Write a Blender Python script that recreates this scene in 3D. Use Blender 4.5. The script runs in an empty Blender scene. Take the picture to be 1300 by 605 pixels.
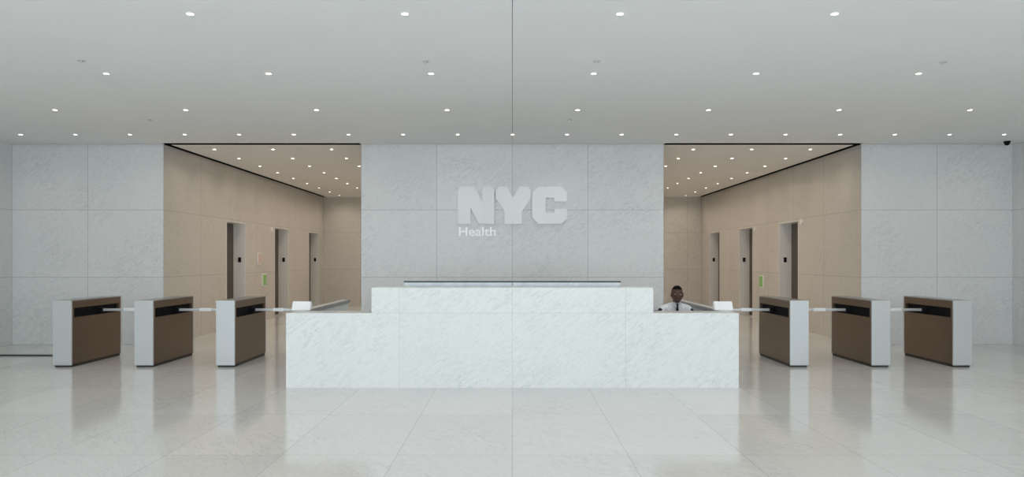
import bpy, bmesh, math, random
from mathutils import Vector, Matrix
random.seed(3)
S = bpy.context.scene
col = S.collection
F = 847.0; CH = 1.6; HZ = 329.0
CEIL = 3.76; TOPV = 3.98
WY = 12.55; BY = 23.2; HX = 6.56; LX = 9.41; CX = 2.845
REAR = -3.5

# ------------------------------------------------------------ materials
def newmat(name):
    m = bpy.data.materials.new(name); m.use_nodes = True
    nt = m.node_tree; b = nt.nodes['Principled BSDF']
    return m, nt, b
def simple(name, c, rough=0.5, metal=0.0, noise=0.0, scale=40, stretch=(1,1,1), emis=None, es=0, spec=0.5):
    m, nt, b = newmat(name)
    b.inputs['Roughness'].default_value = rough
    b.inputs['Metallic'].default_value = metal
    b.inputs['Specular IOR Level'].default_value = spec
    N = nt.nodes; L = nt.links
    geo = N.new('ShaderNodeNewGeometry')
    mp = N.new('ShaderNodeMapping'); mp.inputs['Scale'].default_value = stretch
    L.new(geo.outputs['Position'], mp.inputs['Vector'])
    nz = N.new('ShaderNodeTexNoise'); nz.inputs['Scale'].default_value = scale; nz.inputs['Detail'].default_value = 4
    L.new(mp.outputs['Vector'], nz.inputs['Vector'])
    mx = N.new('ShaderNodeMix'); mx.data_type = 'RGBA'
    mx.inputs[6].default_value = tuple(v*(1-noise) for v in c)+(1,)
    mx.inputs[7].default_value = tuple(min(1, v*(1+noise)) for v in c)+(1,)
    L.new(nz.outputs['Fac'], mx.inputs[0])
    L.new(mx.outputs[2], b.inputs['Base Color'])
    if emis:
        b.inputs['Emission Color'].default_value = emis+(1,)
        b.inputs['Emission Strength'].default_value = es
    return m
def marble(name, c, vein, a1, s1, o1, a2, s2, o2, rough=0.35, w=0.008, jcol=0.60, slabvar=0.025, veinamt=0.6, spec=0.5, rot=(0.3,0.5,0.6), vs_=2.6):
    """polished stone slabs: a1/a2 = axis index of joints, s = spacing, o = offset"""
    m, nt, b = newmat(name); N = nt.nodes; L = nt.links
    geo = N.new('ShaderNodeNewGeometry')
    sep = N.new('ShaderNodeSeparateXYZ'); L.new(geo.outputs['Position'], sep.inputs[0])
    def math_(op, a, b_=None, c_=None):
        n = N.new('ShaderNodeMath'); n.operation = op
        for i, v in enumerate((a, b_, c_)):
            if v is None: continue
            if isinstance(v, (int, float)): n.inputs[i].default_value = v
            else: L.new(v, n.inputs[i])
        return n.outputs[0]
    def joint(a, s, o):
        t = math_('DIVIDE', math_('SUBTRACT', sep.outputs[a], o), s)
        fr = math_('FRACT', t); fl = math_('FLOOR', t)
        d = math_('MULTIPLY', math_('MINIMUM', fr, math_('SUBTRACT', 1.0, fr)), s)
        mk = math_('LESS_THAN', d, w/2)
        return mk, fl
    m1, f1 = joint(a1, s1, o1); m2, f2 = joint(a2, s2, o2)
    mask = math_('MAXIMUM', m1, m2)
    cmb = N.new('ShaderNodeCombineXYZ'); L.new(f1, cmb.inputs[0]); L.new(f2, cmb.inputs[1])
    wn = N.new('ShaderNodeTexWhiteNoise'); wn.noise_dimensions = '3D'; L.new(cmb.outputs[0], wn.inputs['Vector'])
    mp = N.new('ShaderNodeMapping')
    va = N.new('ShaderNodeVectorMath'); va.operation = 'MULTIPLY_ADD'
    L.new(wn.outputs['Color'], va.inputs[0]); va.inputs[1].default_value = (7, 7, 7); L.new(geo.outputs['Position'], va.inputs[2])
    mr0 = N.new('ShaderNodeMapping'); mr0.inputs['Rotation'].default_value = rot
    L.new(va.outputs[0], mr0.inputs['Vector'])
    mp.inputs['Scale'].default_value = (1, 1.6, 4.0) if a2 == 2 else (1, 3.6, 1)
    L.new(mr0.outputs[0], mp.inputs['Vector'])
    n1 = N.new('ShaderNodeTexNoise'); n1.inputs['Scale'].default_value = vs_; n1.inputs['Detail'].default_value = 10; n1.inputs['Roughness'].default_value = 0.7; n1.inputs['Distortion'].default_value = 0.4
    L.new(mp.outputs[0], n1.inputs['Vector'])
    v = math_('ABSOLUTE', math_('SUBTRACT', n1.outputs['Fac'], 0.5))
    mr = N.new('ShaderNodeMapRange'); mr.inputs['From Min'].default_value = 0; mr.inputs['From Max'].default_value = 0.014; mr.inputs['To Min'].default_value = 1; mr.inputs['To Max'].default_value = 0
    L.new(v, mr.inputs['Value'])
    n2 = N.new('ShaderNodeTexNoise'); n2.inputs['Scale'].default_value = 11; n2.inputs['Detail'].default_value = 8; n2.inputs['Roughness'].default_value = 0.75
    L.new(mp.outputs[0], n2.inputs['Vector'])
    n3 = N.new('ShaderNodeTexNoise'); n3.inputs['Scale'].default_value = 1.1; n3.inputs['Detail'].default_value = 3
    L.new(geo.outputs['Position'], n3.inputs['Vector'])
    gate = N.new('ShaderNodeMapRange'); gate.inputs['From Min'].default_value = 0.40; gate.inputs['From Max'].default_value = 0.64
    L.new(n3.outputs['Fac'], gate.inputs['Value'])
    vm = math_('MULTIPLY', math_('MULTIPLY', mr.outputs[0], gate.outputs[0]), veinamt*1.2)
    spk = N.new('ShaderNodeMapRange'); spk.inputs['From Min'].default_value = 0.49; spk.inputs['From Max'].default_value = 0.74
    L.new(n2.outputs['Fac'], spk.inputs['Value'])
    fac = math_('MINIMUM', math_('ADD', vm, math_('MULTIPLY', spk.outputs[0], veinamt*0.65)), 1.0)
    mx = N.new('ShaderNodeMix'); mx.data_type = 'RGBA'
    mx.inputs[6].default_value = c+(1,); mx.inputs[7].default_value = vein+(1,); L.new(fac, mx.inputs[0])
    br = math_('SUBTRACT', math_('ADD', math_('MULTIPLY', wn.outputs['Value'], slabvar*2), 1.0-slabvar), math_('MULTIPLY', mask, 1-jcol))
    vs = N.new('ShaderNodeVectorMath'); vs.operation = 'SCALE'
    L.new(mx.outputs[2], vs.inputs[0]); L.new(br, vs.inputs['Scale'])
    L.new(vs.outputs[0], b.inputs['Base Color'])
    rr = math_('ADD', math_('MULTIPLY', n2.outputs['Fac'], 0.1), rough-0.05)
    L.new(rr, b.inputs['Roughness'])
    b.inputs['Specular IOR Level'].default_value = spec
    return m

ZR = 1.265
COOL = (0.755, 0.765, 0.76); CV = (0.40, 0.43, 0.44)
WR = (0.0, 0.6, 0.0)
M_center = marble('marble_center', COOL, CV, 0, 1.4225, 0, 2, ZR, 0, rot=WR)
M_left = marble('marble_left', COOL, CV, 0, 1.425, -HX, 2, ZR, 0, rot=WR)
M_right = marble('marble_right', COOL, CV, 0, 1.425, HX, 2, ZR, 0, rot=WR)
M_side = marble('marble_side', COOL, CV, 1, 1.42, WY-0.4, 2, ZR, 0, rot=(0.6, 0, 0))
WARM = (0.645, 0.615, 0.57); WV = (0.33, 0.29, 0.25)  # same marble tinted warmer, hall lamplight partly put into the colour
M_hall = marble('marble_hall', WARM, WV, 1, 1.515, WY, 2, ZR, 0, rot=(0.6, 0.0, 0.0), rough=0.3)
M_hallback = marble('marble_hall_end', WARM, WV, 0, 1.42, 0.4, 2, ZR, 0, rough=0.3, rot=WR)
M_floor = marble('marble_floor', (0.65, 0.66, 0.655), (0.34, 0.36, 0.36), 0, 0.945, 0, 1, 1.425, 5.46, rough=0.11, w=0.006, jcol=0.70, slabvar=0.05, veinamt=0.5, spec=0.9, rot=(0.0, 0.0, 0.9))
M_desk = marble('marble_desk', (0.79, 0.81, 0.80), (0.40, 0.46, 0.47), 0, 1.41, 0, 2, 4.0, 0.933, rough=0.35, w=0.005, jcol=0.78, slabvar=0.012, veinamt=0.6, rot=WR, spec=0.4)
M_ceil = simple('ceiling_plaster', (0.86, 0.87, 0.87), 0.9, 0, 0.02, 1.2)
M_ceilh = simple('ceiling_hall_plaster', (0.84, 0.815, 0.78), 0.9, 0, 0.03, 1.2)
M_gapshade = simple('ceiling_gap_shade', (0.008, 0.008, 0.008), 0.95, spec=0.05)  # near-black colour stands in for the shade inside the ceiling gaps
M_bronze = simple('bronze_brushed', (0.20, 0.148, 0.11), 0.36, 0.7, 0.15, 8, (1, 1, 14))
M_steel = simple('steel_brushed', (0.56, 0.58, 0.585), 0.4, 0.4, 0.06, 10, (14, 1, 1))
M_rail = simple('steel_rail', (0.30, 0.315, 0.32), 0.3, 0.8, 0.3, 3, (3, 1, 1))
M_dkmetal = simple('dark_plinth', (0.05, 0.048, 0.045), 0.5, 0.4, 0.1)
M_black = simple('black_slot', (0.010, 0.010, 0.012), 0.7, spec=0.1)
M_door = simple('elevator_door_bronze', (0.12, 0.095, 0.075), 0.35, 0.7, 0.12, 6, (1, 1, 10))
M_jamb = simple('elevator_jamb_steel', (0.86, 0.85, 0.83), 0.4, 0.1, 0.05)
M_white = simple('white_plastic', (0.90, 0.91, 0.92), 0.4)
M_arm = simple('arm_white', (0.85, 0.87, 0.88), 0.4)
M_whitepaint = simple('white_trim', (0.8, 0.8, 0.78), 0.5)
M_lamp = simple('downlight_lens', (1, 0.9, 0.75), 0.5, emis=(1.0, 0.86, 0.66), es=15)
M_logo = simple('logo_brushed_steel', (0.84, 0.85, 0.845), 0.5, 0.2, 0.14, 1.3, (1, 1, 0.2), spec=0.4)
M_logot = simple('logo_text_steel', (0.97, 0.98, 0.98), 0.45, 0.3, 0.02, 1.3, spec=0.5)
M_green = simple('green_screen', (0.25, 0.5, 0.15), 0.4, emis=(0.35, 0.7, 0.15), es=0.03)
M_redp = simple('notice_paper', (0.72, 0.55, 0.50), 0.6)
M_fabric = simple('chair_fabric', (0.03, 0.03, 0.035), 0.8, 0, 0.2)
M_skin = simple('skin_dark', (0.075, 0.035, 0.023), 0.5, 0, 0.12, 30)
M_lips = simple('lips', (0.16, 0.06, 0.05), 0.5)
M_eyew = simple('eye_white', (0.75, 0.72, 0.68), 0.3)
M_hair = simple('hair_black', (0.006, 0.005, 0.005), 0.95, 0, 0.3, 200, spec=0.1)
M_shirt = simple('shirt_white', (0.86, 0.88, 0.90), 0.8, 0, 0.04, 30)
M_trous = simple('trousers_navy', (0.02, 0.022, 0.035), 0.85)
M_shoe = simple('shoe_black', (0.012, 0.012, 0.012), 0.3)
def glassmat():
    m = bpy.data.materials.new('clear_glass'); m.use_nodes = True
    nt = m.node_tree; nt.nodes.clear(); N = nt.nodes; L = nt.links
    o = N.new('ShaderNodeOutputMaterial'); mx = N.new('ShaderNodeMixShader'); t = N.new('ShaderNodeBsdfTransparent'); g = N.new('ShaderNodeBsdfGlossy')
    t.inputs[0].default_value = (0.99, 1, 0.995, 1); g.inputs['Roughness'].default_value = 0.02
    fr = N.new('ShaderNodeFresnel'); fr.inputs[0].default_value = 1.12
    L.new(fr.outputs[0], mx.inputs[0]); L.new(t.outputs[0], mx.inputs[1]); L.new(g.outputs[0], mx.inputs[2]); L.new(mx.outputs[0], o.inputs[0])
    return m
M_glass = glassmat()

# ------------------------------------------------------------ mesh helpers
def obj_from_bm(name, bm, mats, parent=None, smooth=False):
    me = bpy.data.meshes.new(name); bm.normal_update(); bm.to_mesh(me); bm.free()
    for m in mats: me.materials.append(m)
    if smooth:
        for p in me.polygons: p.use_smooth = True
    o = bpy.data.objects.new(name, me); col.objects.link(o)
    if parent: o.parent = parent
    return o
def add_box(bm, x0, x1, y0, y1, z0, z1, mi=0, bev=0.0, mifn=None):
    xs = sorted((x0, x1)); ys = sorted((y0, y1)); zs = sorted((z0, z1))
    r = bmesh.ops.create_cube(bm, size=1)
    vs = r['verts']
    for v in vs:
        v.co = Vector((xs[0] if v.co.x < 0 else xs[1], ys[0] if v.co.y < 0 else ys[1], zs[0] if v.co.z < 0 else zs[1]))
    fs = set(f for v in vs for f in v.link_faces)
    for f in fs:
        f.normal_update()
        f.material_index = mifn(f.normal) if mifn else mi
    if bev > 0:
        es = list(set(e for f in fs for e in f.edges))
        bmesh.ops.bevel(bm, geom=es, offset=bev, segments=2, affect='EDGES', profile=0.5)
def box(name, x0, x1, y0, y1, z0, z1, mat, parent=None, bev=0.0):
    bm = bmesh.new(); add_box(bm, x0, x1, y0, y1, z0, z1, 0, bev)
    return obj_from_bm(name, bm, [mat], parent)
def empty(name, loc=(0, 0, 0), parent=None):
    e = bpy.data.objects.new(name, None); e.location = loc; e.empty_display_size = 0.2
    col.objects.link(e)
    if parent: e.parent = parent
    return e

# ------------------------------------------------------------ room shell
box('floor', -LX-0.3, LX+0.3, REAR-0.3, BY+0.3, -0.2, 0, M_floor)
bm = bmesh.new()
g = 0.0025
GAP = 0.30
add_box(bm, -LX, -g, REAR, WY-GAP, CEIL, CEIL+0.06)
add_box(bm, g, LX, REAR, WY-GAP, CEIL, CEIL+0.06)
for a, b_ in ((-LX, -HX), (-CX, CX), (HX, LX)):
    add_box(bm, a, b_, WY-GAP, WY-0.05, CEIL, CEIL+0.06)
for a, b_ in ((-HX, -CX), (CX, HX)):
    add_box(bm, a, b_, WY-GAP, WY-0.14, CEIL, CEIL+0.06)
obj_from_bm('ceiling', bm, [M_ceil])
bm = bmesh.new()
add_box(bm, -HX+0.12, -CX, WY+0.04, BY, CEIL, CEIL+0.06)
add_box(bm, CX, HX-0.12, WY+0.04, BY, CEIL, CEIL+0.06)
obj_from_bm('ceiling_elevator_hall', bm, [M_ceilh])
bm = bmesh.new()
add_box(bm, -LX-0.3, LX+0.3, REAR-0.3, BY+0.3, TOPV, TOPV+0.1)
for s in (-1, 1):   # black lining added as painted shade in the slot and the cove
    add_box(bm, s*CX, s*HX, WY+0.02, WY+0.04, CEIL, TOPV)
    add_box(bm, s*(HX-0.004), s*HX, WY+0.04, BY, CEIL, TOPV)
obj_from_bm('ceiling_void', bm, [M_gapshade])

bm = bmesh.new()
add_box(bm, -CX, CX, WY, BY, 0, TOPV, mifn=lambda n: 1 if abs(n.x) > 0.5 else 0)
obj_from_bm('wall_center', bm, [M_center, M_hall])
bm = bmesh.new()
add_box(bm, -LX-0.3, LX+0.3, BY, BY+0.3, 0, TOPV)
obj_from_bm('wall_back', bm, [M_hallback])

DL = [(15.3, 16.4), (18.4, 19.55), (21.5, 22.65)]
DR = [(15.3, 16.4), (18.2, 19.3), (21.1, 22.2)]
DZ = 2.49; RD = 0.29
dn = 0
for side, doors, mf in ((-1, DL, M_left), (1, DR, M_right)):
    bm = bmesh.new()
    fn = lambda n: 0 if n.y < -0.5 else 1
    y = WY; first = True
    for (a, b_) in doors:
        if first:
            add_box(bm, side*HX, side*LX, WY, a, 0, TOPV, mifn=fn)
        else:
            add_box(bm, side*HX, side*(HX+0.5), y, a, 0, TOPV, mi=1)
        add_box(bm, side*HX, side*(HX+0.5), a, b_, DZ, TOPV, mi=1)
        y = b_; first = False
    add_box(bm, side*HX, side*(HX+0.5), y, BY, 0, TOPV, mi=1)
    obj_from_bm('wall_left' if side < 0 else 'wall_right', bm, [mf, M_hall])
    for (a, b_) in doors:
        dn += 1
        d = empty(f'door_{dn}')
        xi = side*(HX+RD)
        mid = (a+b_)/2
        for k, (p, q) in enumerate(((a+0.02, mid-0.004), (mid+0.004, b_-0.02))):
            box(f'leaf_{k+1}', xi, xi+side*0.05, p, q, 0.01, DZ-0.02, M_door, d, 0.004)
        box('backing', xi+side*0.05, xi+side*0.09, a, b_, 0, DZ, M_black, d)
        box('jamb_near', side*(HX-0.004), xi, a, a+0.02, 0, DZ, M_jamb, d)
        box('jamb_far', side*(HX-0.004), xi, b_-0.02, b_, 0, DZ, M_jamb, d)
        box('head', side*(HX-0.004), xi, a+0.02, b_-0.02, DZ-0.02, DZ, M_jamb, d)
        box('sill', side*HX, xi+side*0.05, a+0.02, b_-0.02, 0.0, 0.008, M_steel, d)
        box('floor_indicator', side*(HX+0.10), side*(HX+0.17), b_-0.032, b_-0.02, 1.53, 1.65, M_black, d)
box('wall_lobby_left', -LX-0.3, -LX, REAR-0.3, WY, 0, TOPV, M_side)
box('wall_lobby_right', LX, LX+0.3, REAR-0.3, WY, 0, TOPV, M_side)
bm = bmesh.new()
add_box(bm, -LX, LX, REAR-0.2, REAR, 3.62, TOPV)
add_box(bm, -LX, LX, REAR-0.2, REAR, 0, 0.08)
n = 7
for i in range(n+1):
    x = -LX+0.04+i*(2*LX-0.08)/n
    add_box(bm, x-0.04, x+0.04, REAR-0.16, REAR-0.04, 0.08, 3.62)
obj_from_bm('window_1', bm, [M_dkmetal])
box('trim_1', -LX, -LX+0.012, 12.0, 12.03, 0, 2.53, M_jamb)
box('trim_2', LX-0.012, LX, 12.0, 12.03, 0, 2.53, M_jamb)

# ------------------------------------------------------------ downlights
def downlights(name, pts, r):
    bm = bmesh.new()
    for (x, y) in pts:
        seg = 16
        rings = []
        for rad, z in ((r*1.25, CEIL), (r*1.2, CEIL-0.005), (r, CEIL-0.005), (r*0.95, CEIL-0.001)):
            rings.append([bm.verts.new((x+rad*math.cos(2*math.pi*k/seg), y+rad*math.sin(2*math.pi*k/seg), z)) for k in range(seg)])
        for a, b_ in zip(rings, rings[1:]):
            for k in range(seg):
                f = bm.faces.new((a[k], b_[k], b_[(k+1) % seg], a[(k+1) % seg])); f.material_index = 0
        f = bm.faces.new(rings[-1]); f.material_index = 1
    bmesh.ops.recalc_face_normals(bm, faces=bm.faces[:])
    return obj_from_bm(name, bm, [M_whitepaint, M_lamp])
L_ = 1.89
rows = [5.87+L_*i for i in range(-4, 3)]
pts = []
for y in rows:
    for i in range(-5, 5):
        pts.append(((i+0.5)*L_, y))
wallrow = [(i*L_/2, 11.54) for i in range(-9, 10)]
dl = downlights('recessed_downlights', pts+wallrow, 0.031)
hp = []
for sd in (-1, 1):
    for j in range(9):
        for xx in (3.55, 4.7, 5.85):
            hp.append((sd*xx, 13.1+j*1.18))
dh = downlights('elevator_hall_downlights', hp, 0.032)
def spots(pts, energy, color, size, parent, tag):
    ld = bpy.data.lights.new(tag, 'SPOT'); ld.energy = energy; ld.color = color
    ld.spot_size = math.radians(size); ld.spot_blend = 1.0; ld.shadow_soft_size = 0.05
    for (x, y) in pts:
        o = bpy.data.objects.new(tag, ld); col.objects.link(o); o.location = (x, y, CEIL-0.02); o.parent = parent
spots(pts, 25, (1.0, 0.91, 0.80), 140, dl, 'lamp')
spots(wallrow[::2], 15, (1.0, 0.91, 0.80), 150, dl, 'lamp_wall')
spots(hp, 25, (1.0, 0.855, 0.70), 150, dh, 'lamp_hall')

for (x, y) in ((103, 77), (540, 78), (757, 78), (1197, 79), (190, 152), (722, 152)):
    Y = 2.16*F/(HZ-y); X = (x-650)/F*Y
    bm = bmesh.new()
    bmesh.ops.create_cone(bm, cap_ends=True, segments=20, radius1=0.028, radius2=0.04, depth=0.008, matrix=Matrix.Translation((X, Y, CEIL-0.004)))
    bmesh.ops.create_cone(bm, cap_ends=True, segments=10, radius1=0.006, radius2=0.01, depth=0.02, matrix=Matrix.Translation((X, Y, CEIL-0.016)))
    obj_from_bm('ceiling_sprinkler', bm, [M_steel])
Y = 12.2; X = (1278-650)/F*Y
bm = bmesh.new()
bmesh.ops.create_cone(bm, cap_ends=True, segments=20, radius1=0.05, radius2=0.055, depth=0.03, matrix=Matrix.Translation((X, Y, CEIL-0.015)))
bmesh.ops.create_uvsphere(bm, u_segments=16, v_segments=10, radius=0.045, matrix=Matrix.Translation((X, Y, CEIL-0.035)))
obj_from_bm('security_camera', bm, [M_black], smooth=True)

# ------------------------------------------------------------ wall sign
sign = empty('nyc_health_wall_sign')
def poly(name, pts, d, parent, mat, y0=WY):
    bm = bmesh.new()
    vs = [bm.verts.new(((x-650)/67.5, y0, CH+(HZ-y)/67.5)) for x, y in pts]
    f = bm.faces.new(vs)
    r = bmesh.ops.extrude_face_region(bm, geom=[f])
    for v in r['geom']:
        if isinstance(v, bmesh.types.BMVert): v.co.y -= d
    bmesh.ops.recalc_face_normals(bm, faces=bm.faces[:])
    bmesh.ops.triangulate(bm, faces=[f for f in bm.faces if len(f.verts) > 4])
    return obj_from_bm(name, bm, [mat], parent)
poly('letter_n', [(581,284),(581,241),(585,237),(602,237),(612,256),(612,237),(623,237),(627,241),(627,284),(608,284),(597,264),(597,284)], 0.05, sign, M_logo)
poly('letter_y', [(629,241),(633,237),(643,237),(651,251),(659,237),(669,237),(673,241),(673,252),(662,268),(662,284),(640,284),(640,268),(629,252)], 0.05, sign, M_logo)
poly('letter_c', [(675,245),(683,237),(712,237),(719,244),(719,256),(703,256),(703,251),(692,251),(692,270),(703,270),(703,265),(719,265),(719,277),(712,284),(683,284),(675,276)], 0.05, sign, M_logo)
cu = bpy.data.curves.new('health', 'FONT'); cu.body = 'Health'; cu.size = 1; cu.extrude = 0.02; cu.offset = 0.012
to = bpy.data.objects.new('t', cu); col.objects.link(to)
bpy.context.view_layer.update()
dg = bpy.context.evaluated_depsgraph_get()
me = bpy.data.meshes.new_from_object(to.evaluated_get(dg)); bpy.data.objects.remove(to)
xs = [v.co.x for v in me.vertices]; ys = [v.co.y for v in me.vertices]; zs = [v.co.z for v in me.vertices]
x0, x1, y0, y1, zm = min(xs), max(xs), min(ys), max(ys), min(zs)
sx = (47/67.5)/(x1-x0); sy = (11.5/67.5)/(y1-y0)
for v in me.vertices:
    X = (582-650)/67.5+(v.co.x-x0)*sx; Z = CH+(HZ-299.5)/67.5+(v.co.y-y0)*sy
    v.co = Vector((X, WY-(v.co.z-zm)*0.5, Z))
me.materials.clear(); me.materials.append(M_logot)
to = bpy.data.objects.new('text_health', me); col.objects.link(to); to.parent = sign

# ------------------------------------------------------------ reception desk
DY = 8.31; DW = 2.82; UW = 1.755; WZ = 0.933; UZ = 1.247
desk = empty('reception_desk')
bm = bmesh.new()
pr = [(-DW, 0), (DW, 0), (DW, WZ), (UW, WZ), (UW, UZ), (-UW, UZ), (-UW, WZ), (-DW, WZ)]
vs = [bm.verts.new((x, DY, z)) for x, z in pr]
f = bm.faces.new(vs)
r = bmesh.ops.extrude_face_region(bm, geom=[f])
for v in r['geom']:
    if isinstance(v, bmesh.types.BMVert): v.co.y += 0.12
bmesh.ops.recalc_face_normals(bm, faces=bm.faces[:])
bmesh.ops.triangulate(bm, faces=[f for f in bm.faces if len(f.verts) > 4])
obj_from_bm('front_panel', bm, [M_desk], desk)
box('transaction_ledge', -UW, UW, DY+0.12, DY+0.40, UZ-0.04, UZ, M_desk, desk)
for s, nm in ((-1, 'left'), (1, 'right')):
    box('wing_ledge_'+nm, s*UW, s*DW, DY+0.12, DY+0.34, WZ-0.04, WZ, M_desk, desk)
    box('return_panel_'+nm, s*(DW-0.10), s*DW, DY+0.34, 11.08, 0, WZ, M_desk, desk)
    box('return_cap_'+nm, s*(DW-0.13), s*(DW-0.10), DY+0.34, 11.08, WZ-0.05, WZ, M_rail, desk)
    box('transaction_cheek_'+nm, s*(UW-0.04), s*UW, DY+0.12, DY+0.40, WZ, UZ-0.04, M_desk, desk)
box('worktop', -DW+0.13, DW-0.13, DY+0.12, 9.28, 0.70, 0.735, M_white, desk)
for x in (-1.9, 0.0, 1.5):
    box('pedestal', x-0.22, x+0.22, DY+0.16, 9.15, 0, 0.70, M_jamb, desk)
box('steel_screen_left', -1.405, -0.008, DY+0.36, DY+0.385, UZ, 1.300, M_rail, desk)
box('steel_screen_right', 0.008, 1.405, DY+0.36, DY+0.385, UZ, 1.300, M_rail, desk)
box('steel_screen_top', -1.41, 1.41, DY+0.355, DY+0.39, 1.300, 1.318, M_dkmetal, desk)

for s in (-1, 1):
    X = s*2.775; Y = 8.80
    e = empty('desk_card_reader', (0, 0, 0))
    bm = bmesh.new()
    pr = [(Y-0.06, WZ), (Y+0.06, WZ), (Y+0.045, WZ+0.105), (Y-0.01, WZ+0.115)]
    w0 = X-0.12; w1 = X+0.12
    a = [bm.verts.new((w0, p, q)) for p, q in pr]; b_ = [bm.verts.new((w1, p, q)) for p, q in pr]
    bm.faces.new(a); bm.faces.new(b_[::-1])
    for k in range(4): bm.faces.new((a[k], b_[k], b_[(k+1) % 4], a[(k+1) % 4]))
    bmesh.ops.recalc_face_normals(bm, faces=bm.faces[:])
    bmesh.ops.bevel(bm, geom=bm.edges[:], offset=0.006, segments=2, affect='EDGES')
    obj_from_bm('body', bm, [M_white], e)
    box('foot', X-0.05, X+0.05, Y+0.06, Y+0.10, WZ, WZ+0.03, M_white, e)

# ------------------------------------------------------------ turnstiles
def turnstile(s, xin, arm=0.9):
    e = empty('turnstile')
    x0 = s*xin; x1 = s*(xin+0.275); YA, YB = 9.89, 11.17; H = 0.99
    w = lambda t: x0+(x1-x0)*t
    SL, SH = 0.735, 0.875
    box('plinth', w(0.06), w(0.94), YA+0.03, YB-0.03, 0, 0.045, M_dkmetal, e)
    box('end_front', x0, x1, YA, YA+0.03, 0.03, H, M_steel, e, 0.003)
    box('end_rear', x0, x1, YB-0.03, YB, 0.03, H, M_steel, e, 0.003)
    box('top_cap', x0, x1, YA+0.03, YB-0.03, H-0.015, H, M_rail, e, 0.002)
    box('core', w(0.14), w(0.86), YA+0.03, YB-0.03, 0.045, H-0.015, M_black, e)
    for t0, t1, nm in ((0.01, 0.14, 'inner'), (0.86, 0.99, 'outer')):
        box('side_lower_'+nm, w(t0), w(t1), YA+0.03, YB-0.03, 0.045, SL, M_bronze, e)
        box('side_upper_'+nm, w(t0), w(t1), YA+0.03, YB-0.03, SH, H-0.015, M_bronze, e)
        box('slot_sill_'+nm, w(t0+0.002), w(t1-0.002), YA+0.07, YB-0.08, SL, SL+0.003, M_black, e)
        box('slot_end_near_'+nm, w(t0), w(t1), YA+0.03, YA+0.07, SL, SH, M_bronze, e)
        box('slot_end_far_'+nm, w(t0), w(t1), YB-0.08, YB-0.03, SL, SH, M_bronze, e)
    ya = 10.62; z = 0.80
    xs = [xin-0.0, xin-arm*0.35, xin-arm*0.40, xin-arm*0.62, xin-arm*0.66, xin-arm]
    box('arm_hub', s*(xin+0.03), s*(xin-0.03), ya-0.05, ya+0.05, 0.76, 0.84, M_black, e, 0.01)
    box('arm_bar', s*(xin-0.03), s*(xin-arm), ya-0.015, ya+0.015, z-0.02, z+0.02, M_steel, e, 0.006)
    box('arm_sleeve', s*xs[2], s*xs[3], ya-0.02, ya+0.02, z-0.026, z+0.026, M_arm, e, 0.008)
    box('arm_tip', s*(xin-arm), s*(xin-arm-0.02), ya-0.02, ya+0.02, z-0.026, z+0.026, M_arm, e, 0.008)
for s in (-1, 1):
    for xin, arm in ((6.54, 0.88), (5.33, 0.88), (4.12, 0.78)):
        turnstile(s, xin, arm=arm)
g_ = empty('glass_barrier')
box('base_track', -6.86, -(LX-0.02), 11.06, 11.10, 0, 0.02, M_dkmetal, g_)
box('pane', -6.88, -(LX-0.04), 11.074, 11.086, 0.02, 0.99, M_glass, g_)

# ------------------------------------------------------------ hall details
def wallpanel(name, s, x, y, w, h, mat):
    X = s*HX; Y = HX*F/abs(x-650); Z = CH+(HZ-y)/F*Y
    e = empty(name)
    box('bezel', X, X-s*0.03, Y-w/2-0.02, Y+w/2+0.02, Z-h/2-0.02, Z+h/2+0.02, M_jamb, e, 0.004)
    box('face', X-s*0.03, X-s*0.034, Y-w/2, Y+w/2, Z-h/2, Z+h/2, mat, e)
wallpanel('elevator_call_screen', -1, 334, 355, 0.22, 0.28, M_green)
wallpanel('elevator_call_screen', 1, 967, 357, 0.22, 0.28, M_green)
wallpanel('wall_notice', -1, 328, 328, 0.2, 0.26, M_redp)
for s, xx, yy in ((1, 951, 291), (-1, 344, 291), (1, 1004, 283)):
    Y = HX*F/abs(xx-650)+0.0; Z = CH+(HZ-yy)/F*Y
    if any(a-0.12 < Y < b_+0.12 for a, b_ in (DL if s < 0 else DR)):
        Y = min([a-0.2 for a, b_ in (DL if s < 0 else DR)], key=lambda q: abs(q-Y))
    bm = bmesh.new()
    bmesh.ops.create_cone(bm, cap_ends=True, segments=20, radius1=0.07, radius2=0.06, depth=0.03, matrix=Matrix.Translation((s*(HX-0.015), Y, Z)) @ Matrix.Rotation(math.radians(90), 4, 'Y'))
    obj_from_bm('elevator_lantern', bm, [M_jamb if s < 0 else M_whitepaint])

# ------------------------------------------------------------ office chair
GX, GY = 2.36, 9.62
ch = empty('office_chair')
def rbox(name, c, sz, mat, parent, bev, rotx=0):
    bm = bmesh.new(); add_box(bm, -sz[0]/2, sz[0]/2, -sz[1]/2, sz[1]/2, -sz[2]/2, sz[2]/2, 0, bev)
    bmesh.ops.transform(bm, matrix=Matrix.Translation(c) @ Matrix.Rotation(rotx, 4, 'X'), verts=bm.verts[:])
    return obj_from_bm(name, bm, [mat], parent, True)
def tube(name, pts, r, mat, parent, seg=12):
    bm = bmesh.new(); 
    for a, b_ in zip(pts, pts[1:]):
        a = Vector(a); b_ = Vector(b_); d = b_-a
        q = d.to_track_quat('Z', 'Y').to_matrix().to_4x4()
        bmesh.ops.create_cone(bm, cap_ends=True, segments=seg, radius1=r, radius2=r, depth=d.length, matrix=Matrix.Translation((a+b_)/2) @ q)
    return obj_from_bm(name, bm, [mat], parent, True)
cy = GY+0.22; CXC = GX-0.02
rbox('seat', (CXC, cy, 0.36), (0.48, 0.46, 0.08), M_fabric, ch, 0.03)
rbox('backrest', (CXC, cy+0.27, 0.64), (0.42, 0.06, 0.38), M_fabric, ch, 0.025, -0.12)
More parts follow.
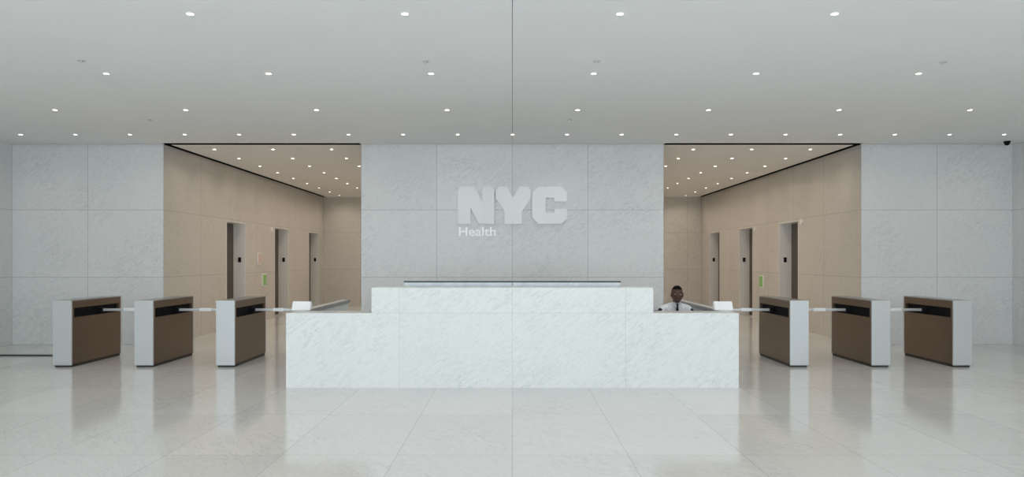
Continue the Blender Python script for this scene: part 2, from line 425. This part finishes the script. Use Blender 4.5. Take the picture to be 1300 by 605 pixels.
tube('back_bar', [(CXC, cy+0.1, 0.31), (CXC, cy+0.28, 0.34), (CXC, cy+0.31, 0.60)], 0.018, M_dkmetal, ch)
tube('column', [(CXC, cy, 0.08), (CXC, cy, 0.325)], 0.028, M_dkmetal, ch)
for k in range(5):
    a = 2*math.pi*k/5+0.3
    p = (CXC+0.26*math.cos(a), cy+0.26*math.sin(a), 0.075)
    tube(f'spoke_{k+1}', [(CXC, cy, 0.10), p], 0.016, M_dkmetal, ch)
    bm = bmesh.new(); bmesh.ops.create_uvsphere(bm, u_segments=12, v_segments=8, radius=0.03, matrix=Matrix.Translation((p[0], p[1], 0.03)))
    obj_from_bm(f'caster_{k+1}', bm, [M_black], ch, True)

# ------------------------------------------------------------ seated guard
guard = empty('security_guard')
def skin(name, verts, edges, radii, mats, root=0, sub=2, matfn=None, parent=guard):
    me = bpy.data.meshes.new(name); me.from_pydata([Vector(v) for v in verts], edges, []); me.update()
    o = bpy.data.objects.new(name, me); col.objects.link(o)
    m = o.modifiers.new('s', 'SKIN'); m.use_smooth_shade = True
    sv = me.skin_vertices[0].data
    for i, r in enumerate(radii):
        sv[i].radius = r if isinstance(r, tuple) else (r, r); sv[i].use_root = (i == root)
    ss = o.modifiers.new('ss', 'SUBSURF'); ss.levels = sub; ss.render_levels = sub
    bpy.context.view_layer.update()
    d = bpy.context.evaluated_depsgraph_get()
    m2 = bpy.data.meshes.new_from_object(o.evaluated_get(d))
    bpy.data.objects.remove(o)
    m2.materials.clear()
    for mm in mats: m2.materials.append(mm)
    for p in m2.polygons:
        p.use_smooth = True
        p.material_index = matfn(p.center) if matfn else 0
    o = bpy.data.objects.new(name, m2); col.objects.link(o); o.parent = parent
    return o
def G(x, y, z): return (GX+x, GY+y, z)
V = [G(0, .22, .50), G(0, .19, .62), G(0, .12, .76), G(0, .06, .875), G(0, .02, .955), G(0, -.02, 1.03)]
R = [(.15, .12), (.145, .115), (.155, .12), (.15, .105), (.065, .062), (.052, .055)]
E = [(0, 1), (1, 2), (2, 3), (3, 4), (4, 5)]
for s in (-1, 1):
    b0 = len(V)
    V += [G(s*.12, .05, .895), G(s*.195, .045, .885), G(s*.235, .0, .79), G(s*.262, -.09, .70), G(s*.215, -.22, .745), G(s*.165, -.33, .762), G(s*.155, -.37, .764)]
    R += [.07, .068, .054, .047, .042, .030, .030]
    E += [(3, b0)]+[(b0+i, b0+i+1) for i in range(6)]
    b1 = len(V)
    V += [G(s*.10, .12, .50), G(s*.13, -.06, .505), G(s*.135, -.23, .50), G(s*.135, -.25, .30), G(s*.135, -.24, .10), G(s*.135, -.26, .065)]
    R += [.10, .085, .062, .052, .04, .04]
    E += [(0, b1)]+[(b1+i, b1+i+1) for i in range(5)]
def mf(c):
    x, y, z = c.x-GX, c.y-GY, c.z
    if z < 0.56: return 1
    if z > 0.985 and abs(x) < 0.1: return 2
    if y < -0.325: return 2
    if z < 0.62 and y < 0.12: return 1
    if 0.20 < abs(x) and 0.83 < z < 0.90 and y < 0.06: return 1
    return 0
skin('body', V, E, R, [M_shirt, M_trous, M_skin], 0, 2, mf)
for s in (-1, 1):
    wx, wy, wz = s*.155, -.37, .764
    V = [G(wx, wy+.02, wz), G(wx, wy-.03, wz), G(wx-s*.003, wy-.075, wz-.002)]
    R = [(.026, .018), (.036, .016), (.038, .014)]
    skin('palm_'+('l' if s > 0 else 'r'), V, [(0, 1), (1, 2)], R, [M_skin], 0)
    for k, (off, ln) in enumerate(((-.030, .070), (-.010, .078), (.010, .073), (.029, .058))):
        bx = wx+off*s; by = wy-.075
        sp = off*s*0.25
        V = [G(bx, by+.02, wz), G(bx+sp*.3, by-ln*.35, wz+.006), G(bx+sp*.7, by-ln*.72, wz-.004), G(bx+sp, by-ln, wz-.017)]
        skin(f'finger_{k+1}_'+('l' if s > 0 else 'r'), V, [(0, 1), (1, 2), (2, 3)], [.0095, .009, .0083, .007], [M_skin], 0)
    V = [G(wx-s*.020, wy-.015, wz-.004), G(wx-s*.046, wy-.045, wz-.006), G(wx-s*.056, wy-.075, wz-.012), G(wx-s*.055, wy-.098, wz-.018)]
    skin('thumb_'+('l' if s > 0 else 'r'), V, [(0, 1), (1, 2), (2, 3)], [.013, .0115, .0095, .008], [M_skin], 0)
    bm = bmesh.new(); bmesh.ops.create_uvsphere(bm, u_segments=20, v_segments=12, radius=1)
    for v in bm.verts:
        c = v.co.copy(); z = c.z*.05; 
        if c.y < 0: z *= 0.8
        v.co = Vector((GX+s*.135+c.x*.048, GY-.30+c.y*.135, max(0.0, .045+z)))
    obj_from_bm('shoe_'+('l' if s > 0 else 'r'), bm, [M_shoe], guard, True)
hc = Vector((GX, GY-.06, 1.095))
HM = Matrix.Translation(hc) @ Matrix.Rotation(math.radians(-6), 4, 'Z') @ Matrix.Rotation(math.radians(-3), 4, 'X') @ Matrix.Scale(1.06, 4)
def head_shape(u):
    x, y, z = u
    w = .078; dpt = .096; h = .117
    if z < 0: w *= 1-.30*(-z)**1.6; 
    yy = y*dpt
    if z < -0.2 and y > 0: yy *= 1-.35*min(1, (-z-.2)/.8)
    if z < 0 and y < 0: yy *= 1+.04*(-z)
    xx = x*w; zz = z*h
    if y < -0.3:
        yy = max(yy, -.090)
        nose = math.exp(-((xx/.013)**2))*math.exp(-(((zz+.022)/.024)**2)); yy -= .022*nose
        nw = math.exp(-((xx/.020)**2))*math.exp(-(((zz+.036)/.010)**2)); yy -= .010*nw
        for sx_ in (-1, 1):
            yy += .011*math.exp(-(((xx-sx_*.032)/.016)**2))*math.exp(-(((zz-.006)/.012)**2))
        yy -= .004*math.exp(-(((zz-.026)/.010)**2))
        lip = math.exp(-((xx/.026)**2))*math.exp(-(((zz+.063)/.010)**2)); yy -= .007*lip
        ch_ = math.exp(-((xx/.022)**2))*math.exp(-(((zz+.098)/.014)**2)); yy -= .006*ch_
    return Vector((xx, yy, zz))
bm = bmesh.new(); bmesh.ops.create_uvsphere(bm, u_segments=64, v_segments=44, radius=1)
for v in bm.verts: v.co = head_shape(v.co.copy())
bmesh.ops.transform(bm, matrix=HM, verts=bm.verts[:])
obj_from_bm('head', bm, [M_skin], guard, True)
bm = bmesh.new(); bmesh.ops.create_uvsphere(bm, u_segments=48, v_segments=36, radius=1)
dele = [v for v in bm.verts if not (v.co.z > 0.52-0.0*v.co.y and v.co.y < 0.0 or (v.co.y >= 0.0 and v.co.z > 0.52-1.1*min(v.co.y, .75)))]
bmesh.ops.delete(bm, geom=dele, context='VERTS')
for v in bm.verts:
    p = head_shape(v.co.copy()); v.co = p*1.06+Vector((0, 0, .002))
bmesh.ops.transform(bm, matrix=HM, verts=bm.verts[:])
obj_from_bm('hair', bm, [M_hair], guard, True)
def ell(name, c, r, mat, seg=16):
    bm = bmesh.new(); bmesh.ops.create_uvsphere(bm, u_segments=seg, v_segments=seg//2+2, radius=1)
    for v in bm.verts: v.co = Vector((v.co.x*r[0]+c[0], v.co.y*r[1]+c[1], v.co.z*r[2]+c[2]))
    bmesh.ops.transform(bm, matrix=HM, verts=bm.verts[:])
    return obj_from_bm(name, bm, [mat], guard, True)
for s in (-1, 1):
    ell('eye', (s*.031, -.073, .006), (.0125, .0105, .007), M_eyew)
    ell('iris', (s*.031, -.082, .006), (.005, .003, .0052), M_black)
    ell('eyebrow', (s*.032, -.086, .026), (.017, .005, .003), M_hair)
    ell('ear', (s*.078, .005, -.005), (.008, .018, .030), M_skin)
ell('upper_lip', (0, -.0945, -.060), (.021, .006, .004), M_lips)
ell('lower_lip', (0, -.0945, -.068), (.018, .006, .005), M_lips)
bm = bmesh.new()
for s in (-1, 1):
    a = bm.verts.new(G(0, -.062, .955)); b_ = bm.verts.new(G(s*.055, -.035, .995)); c = bm.verts.new(G(s*.078, -.045, .955)); d = bm.verts.new(G(s*.04, -.085, .915))
    bm.faces.new((a, b_, c, d))
bmesh.ops.solidify(bm, geom=bm.faces[:], thickness=0.006)
obj_from_bm('collar', bm, [M_shirt], guard)
bm = bmesh.new()
tp = [(-.018, .968), (.018, .968), (.012, .93), (.028, .80), (0, .76), (-.028, .80), (-.012, .93)]
yb = {.968: -.070, .93: -.084, .80: -.062, .76: -.05}
vs = [bm.verts.new(G(x, yb[z], z)) for x, z in tp]; bm.faces.new(vs)
bmesh.ops.solidify(bm, geom=bm.faces[:], thickness=0.010)
obj_from_bm('tie', bm, [M_shoe], guard)

# ------------------------------------------------------------ world + camera
w = bpy.data.worlds.new('sky'); S.world = w; w.use_nodes = True
bg = w.node_tree.nodes['Background']
bg.inputs[0].default_value = (0.83, 0.925, 1.0, 1); bg.inputs[1].default_value = 3.9
ld = bpy.data.lights.new('window_portal', 'AREA'); ld.shape = 'RECTANGLE'; ld.size = 2*LX; ld.size_y = 3.6
ld.cycles.is_portal = True
po = bpy.data.objects.new('window_portal', ld); col.objects.link(po); po.location = (0, REAR-0.25, 1.85); po.rotation_euler = (math.radians(90), 0, 0)

cd = bpy.data.cameras.new('camera'); cam = bpy.data.objects.new('camera', cd); col.objects.link(cam)
cam.location = (0, 0, CH); cam.rotation_euler = (math.radians(90), 0, 0)
cd.sensor_width = 36; cd.lens = F/1300*36; cd.shift_y = 26.5/1300; cd.shift_x = -0.5/1300
cd.clip_start = 0.05
S.camera = cam
S.view_settings.view_transform = 'Standard'
S.view_settings.look = 'None'
S.view_settings.exposure = -0.08
